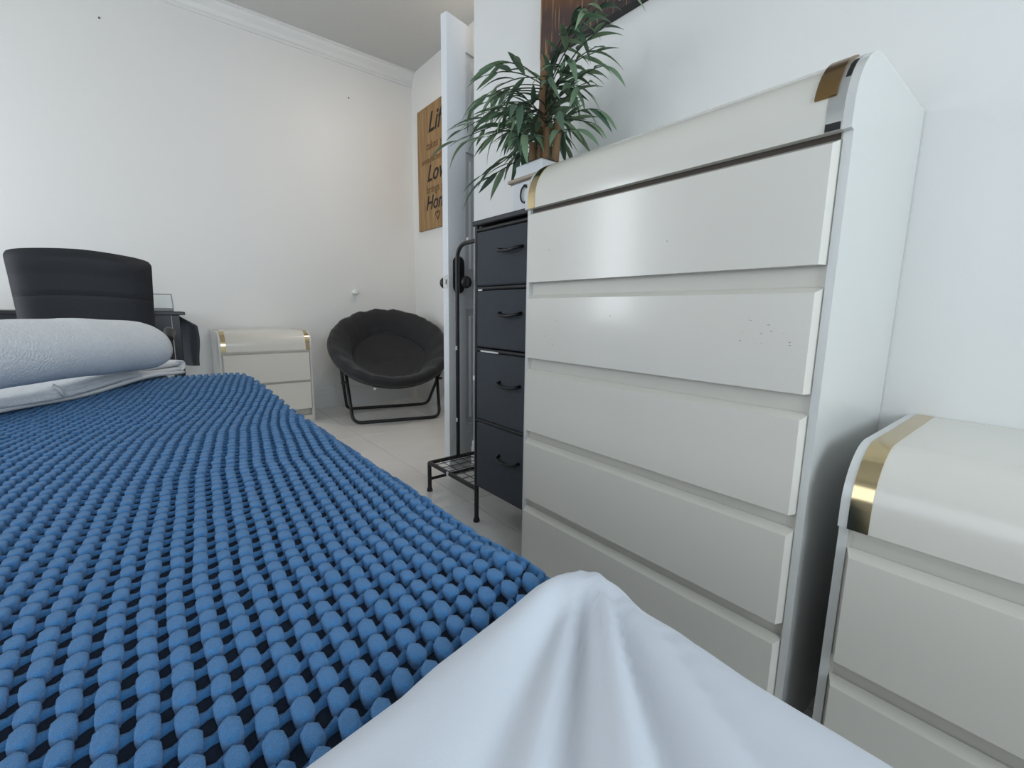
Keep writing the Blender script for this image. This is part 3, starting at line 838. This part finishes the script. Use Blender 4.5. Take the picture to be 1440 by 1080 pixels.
rail = [(RXm, RY, RZs)] + [(RXm, RY, z) for z in (.3, .6, .9)] + [tuple(p) for p in bez((RXm, RY, .985), (RXm, RY, 1.055), (RXm, RY - .075, 1.055), 10)] + [(RXm, TY1 - .01, 1.055)]
tp(MB().tube(rail, .0088, 10), 'arched_rail', M['black_metal'], 3.2)
for p in ((RXm - .008, RY - .003, .62), (RXm - .008, RY - .003, .30), (TX0 + .001, TY1 - .004, .545), (TX0 - .001, 1.50, RZs + .003), (RXm, RY - .08, 1.066)):
    tp(MB().bbox(p[0] - .004, p[0] + .004, p[1] - .004, p[1] + .004, p[2] - .009, p[2] + .009, .002, 1), 'clip', M['white_plastic'])
for (yy, zz, l) in ((1.275, .852, .022), (1.22, .646, .10)):
    tp(MB().box(TX0 - .001, TX0 + .002, yy - l / 2, yy + l / 2, zz - .004, zz + .001), 'white_lining', M['white_plastic'])

# ------------------------------------------------------------------ planter box, pot and bamboo
px, py = 1.000, 1.102
bxn = thing('planter_box', 'white wooden planter box with ring handle on top of the drawer tower', 'planter', (px, py, TZ))
MB().bbox(-.075, .075, -.075, .075, .0, .010, .002, 1).build('base_board', M['pot_wood'], bxn)
MB().bbox(-.066, .066, -.066, .066, .010, .098, .004, 1).build('box', M['pot'], bxn)
MB().bbox(-.078, .078, -.078, .078, .098, .108, .002, 1).build('ledge', M['pot_wood'], bxn)
MB().bbox(-.060, .060, -.060, .060, .108, .150, .004, 1).build('rim', M['pot'], bxn)
hr = MB().tube([(-.072, .018 * math.cos(2 * math.pi * k / 24), .056 + .024 * math.sin(2 * math.pi * k / 24)) for k in range(24)], .0026, 8, closed=True)
hr.tube([(-.066, 0, .082), (-.074, 0, .080)], .004, 8)
hr.build('ring_handle', M['handle_black'], bxn, 3.2)
plant = thing('bamboo_plant', 'artificial bamboo plant with brown canes in the white planter box', 'plant', (px, py, TZ + .155))
MB().lathe([(.001, .004), (.05, .003), (.056, -.004)], 16).build('moss', M['soil'], plant, 3.2)
for (cx, cy, hgt, rad, lean) in ((.006, .012, .315, .0135, (.004, .0)), (.0, -.012, .10, .013, (0, -.004)), (.012, -.042, .115, .012, (.004, -.008)), (-.01, .034, .07, .011, (0, .004))):
    pts = []; rr = []
    for k in range(13):
        t = k / 12
        pts.append((cx + lean[0] * t, cy + lean[1] * t, hgt * t)); rr.append(rad * (1 + (.10 if k % 4 == 0 else 0)))
    MB().tube(pts, rr, 12).build('cane', M['cane'], plant, 1.0)
def leaf_mesh(name, L, W, droop, m):
    n = 8; vs = []; fs = []
    for i in range(n + 1):
        t = i / n
        w = W * (math.sin(math.pi * min(1, t * .98 + .02)) ** .75) * (1 - .55 * t) * 1.25
        y = L * t * (1 - .12 * droop * t); z = -droop * L * t * t * .55
        vs += [(-w, y, z + w * .25), (0, y, z - w * .10), (w, y, z + w * .25)]
    for i in range(n):
        for k in range(2): fs.append((i * 3 + k, i * 3 + k + 1, (i + 1) * 3 + k + 1, (i + 1) * 3 + k))
    me = MB().add(vs, fs).mesh(name, m, 3.2)
    return me
leaves = []
for m in ('leaf', 'leaf', 'leaf_dark', 'leaf_pale'):
    for (L, W, dr_) in ((.094, .0088, .25), (.114, .0100, .55), (.100, .0092, .95), (.078, .0078, .4)):
        leaves.append(leaf_mesh('leaf', L, W, dr_, M[m]))
PR = random.Random(21)
twigs = MB()
branches = []
# (azimuth from the canes, start height, reach, rise) ; +y is towards the far wall, -x towards the room
spec = []
for k in range(46):
    az = PR.uniform(0, 2 * math.pi)
    h0 = PR.uniform(.08, .28)
    reach = PR.uniform(.08, .19); rise = PR.uniform(-.05, .10)
    dx, dy = math.cos(az), math.sin(az)
    if dx > .3: reach *= .6                       # the wall is close
    spec.append((dx, dy, h0, reach, rise))
spec += [(-.25, .95, .25, .34, -.02), (-.5, .85, .22, .30, -.06), (-.2, .98, .28, .30, .05), (-.3, .9, .16, .24, -.10), (-.6, .7, .18, .24, -.04),
         (-.35, -.93, .27, .30, .12), (-.3, -.95, .24, .28, .02), (-.25, -.97, .26, .33, .15), (-.2, -.95, .20, .28, .03), (-.3, -.95, .22, .32, .10), (-.4, -.95, .25, .27, .17), (-.5, -.8, .18, .20, -.05), (-.15, -.98, .22, .22, .10),
         (-.3, -.95, .16, .26, .04), (-.2, -.98, .28, .22, .16), (-.4, -.9, .30, .24, .06), (-.3, .95, .30, .22, .02), (-.45, .9, .12, .22, -.09), (-.5, .8, .26, .2, .0), (-.3, -.9, .12, .2, -.03),
         (-.8, .3, .28, .16, .06), (-.9, -.2, .20, .17, -.03)]
for (dx, dy, h0, reach, rise) in spec:
    h0 -= .055; rise = rise * .55 if rise > 0 else rise
    s0 = Vector((.006, .0, h0)); hd = Vector((dx, dy, 0)).normalized()
    mid_ = s0 + hd * reach * .5 + Vector((0, 0, rise + .04)); end = s0 + hd * reach + Vector((0, 0, rise))
    pts = bez(s0, mid_, end, 7)
    tb = MB().tube(pts, [.0018] * 6 + [.0012] * 2, 5); tb.build('twig', M['twig'], plant, 3.2)
    nl = PR.randint(4, 6)
    for q in range(nl):
        t = .35 + .65 * q / (nl - 1)
        k = min(int(t * 7), 6); p = pts[k].lerp(pts[k + 1], t * 7 - k)
        tg = (pts[k + 1] - pts[k]).normalized()
        side = PR.uniform(-1.0, 1.0) if q < nl - 1 else PR.uniform(-.2, .2)
        dirv = (Quaternion((0, 0, 1), side) @ tg); dirv.z += PR.uniform(-.55, .25); dirv.normalize()
        if p.x + dirv.x * .1 > XW - px - .02: dirv.x = -abs(dirv.x) * .4; dirv.normalize()
        up = Vector((PR.uniform(-.5, .5), PR.uniform(-.5, .5), 1)); xx = dirv.cross(up).normalized(); zz = xx.cross(dirv)
        mt = Matrix((xx, dirv, zz)).transposed().to_4x4() @ Matrix.Scale(PR.uniform(.8, 1.2), 4); mt.translation = p
        o = bpy.data.objects.new('leaf', PR.choice(leaves)); col.objects.link(o); o.parent = plant; o.matrix_local = mt

# ------------------------------------------------------------------ painting and wooden sign
pt_ = thing('painting', 'dark brown and violet abstract canvas hung above the tall dresser', 'painting', (XW, .80, 1.667))
MB().box(-.033, -.0005, -.53, .512, 0, .75).build('canvas_frame', M['canvas_edge'], pt_)
MB().box(-.0345, -.033, -.53, .512, 0, .75).build('painted_face', M['painting'], pt_)
sg = thing('wooden_sign', 'tall brown wooden wall sign with black script lettering behind the open door', 'sign', (XS, 3.235, 1.43))
SW = .32
nb = 4
for k in range(nb):
    MB().bbox(-.018, -.0006, -SW + 2 * SW * k / nb + .0004, -SW + 2 * SW * (k + 1) / nb - .0004, 0, .925, .0015, 1).build('plank', M['sign'], sg)
def text(s, size, y, z, m, shear=0.0, bold=0.0):
    c = bpy.data.curves.new('lettering', 'FONT'); c.body = s; c.size = size; c.align_x = 'CENTER'; c.shear = shear
    c.extrude = .0006; c.offset = bold
    o = bpy.data.objects.new('lettering', c); col.objects.link(o)
    dg = bpy.context.evaluated_depsgraph_get()
    me = bpy.data.meshes.new_from_object(o.evaluated_get(dg))
    bpy.data.objects.remove(o)
    me.materials.clear(); me.materials.append(m)
    t = bpy.data.objects.new('lettering', me); col.objects.link(t); t.parent = sg
    # readable from the room: text right = -Y, up = Z, normal = -X
    t.matrix_local = Matrix(((0, 0, -1, -.0192), (-1, 0, 0, y), (0, 1, 0, z), (0, 0, 0, 1)))
    return t
text('Life', .20, .0, .725, M['ink'], .35, .002)
text('takes you', .088, .0, .600, M['ink_faded'], .1)
text('unexpected places', .068, .0, .505, M['ink_faded'], .1)
text('Love', .17, .0, .365, M['ink'], .35, .002)
text('brings you', .085, .0, .275, M['ink_faded'], .1)
text('Home', .15, .0, .150, M['ink'], .3, .002)
ht = []
for k in range(40):
    a = 2 * math.pi * k / 40
    ht.append((-.0195, -.0022 * 16 * math.sin(a) ** 3 * .9, .095 + .0022 * (13 * math.cos(a) - 5 * math.cos(2 * a) - 2 * math.cos(3 * a) - math.cos(4 * a))))
MB().tube(ht, .0022, 6, closed=True).build('heart', M['ink'], sg)

# ------------------------------------------------------------------ small things on the far wall
k_ = thing('wall_bumper', 'small round white door bumper on the far wall above the saucer chair', 'door bumper', (1.318, YF, .916))
n = 18; vs = []; fs = []
prof = [(.020, 0), (.020, .006), (.012, .010), (.012, .022), (.021, .030), (.024, .042), (.018, .052), (.006, .056)]
for (r_, d_) in prof:
    for k in range(n):
        a = 2 * math.pi * k / n; vs.append((r_ * math.cos(a), -d_, r_ * math.sin(a)))
for i in range(len(prof) - 1):
    for k in range(n): fs.append((i * n + k, i * n + (k + 1) % n, (i + 1) * n + (k + 1) % n, (i + 1) * n + k))
fs.append(tuple((len(prof) - 1) * n + k for k in range(n)))
MB().add(vs, fs).build('bumper_knob', M['white_plastic'], k_, 1.0)
for (a, b, lab) in ((-.065, 2.385, 'tiny dark nail high in the bare far wall above the desk'), (1.335, 2.365, 'tiny dark nail in the far wall above the white bumper')):
    nm = MB(); nv = 8
    nm.tube([(a, YF - .004, b), (a, YF, b)], .005, 8)
    tag(nm.build('wall_nail', M['nail']), lab, 'nail', 'nails in the far wall')

# ------------------------------------------------------------------ entry lamp (just above the picture)
lp = thing('entry_lamp', 'round warm ceiling lamp in the entry recess', 'lamp', (1.50, 2.42, ZC))
MB().lathe([(.07, 0), (.07, -.02), (.05, -.025)], 24).build('canopy', M['trim'], lp, 1.0)
MB().lathe([(.11, -.025), (.118, -.035), (.105, -.055), (.06, -.068), (.01, -.07)], 28).build('shade', M['lamp_glass'], lp, 1.0)
ll = bpy.data.lights.new('entry_lamp_bulb', 'AREA'); ll.shape = 'DISK'; ll.size = .2; ll.energy = 6; ll.color = (1.0, .90, .80)
lo = bpy.data.objects.new('entry_lamp_bulb', ll); col.objects.link(lo); lo.location = (1.50, 2.42, ZC - .075)
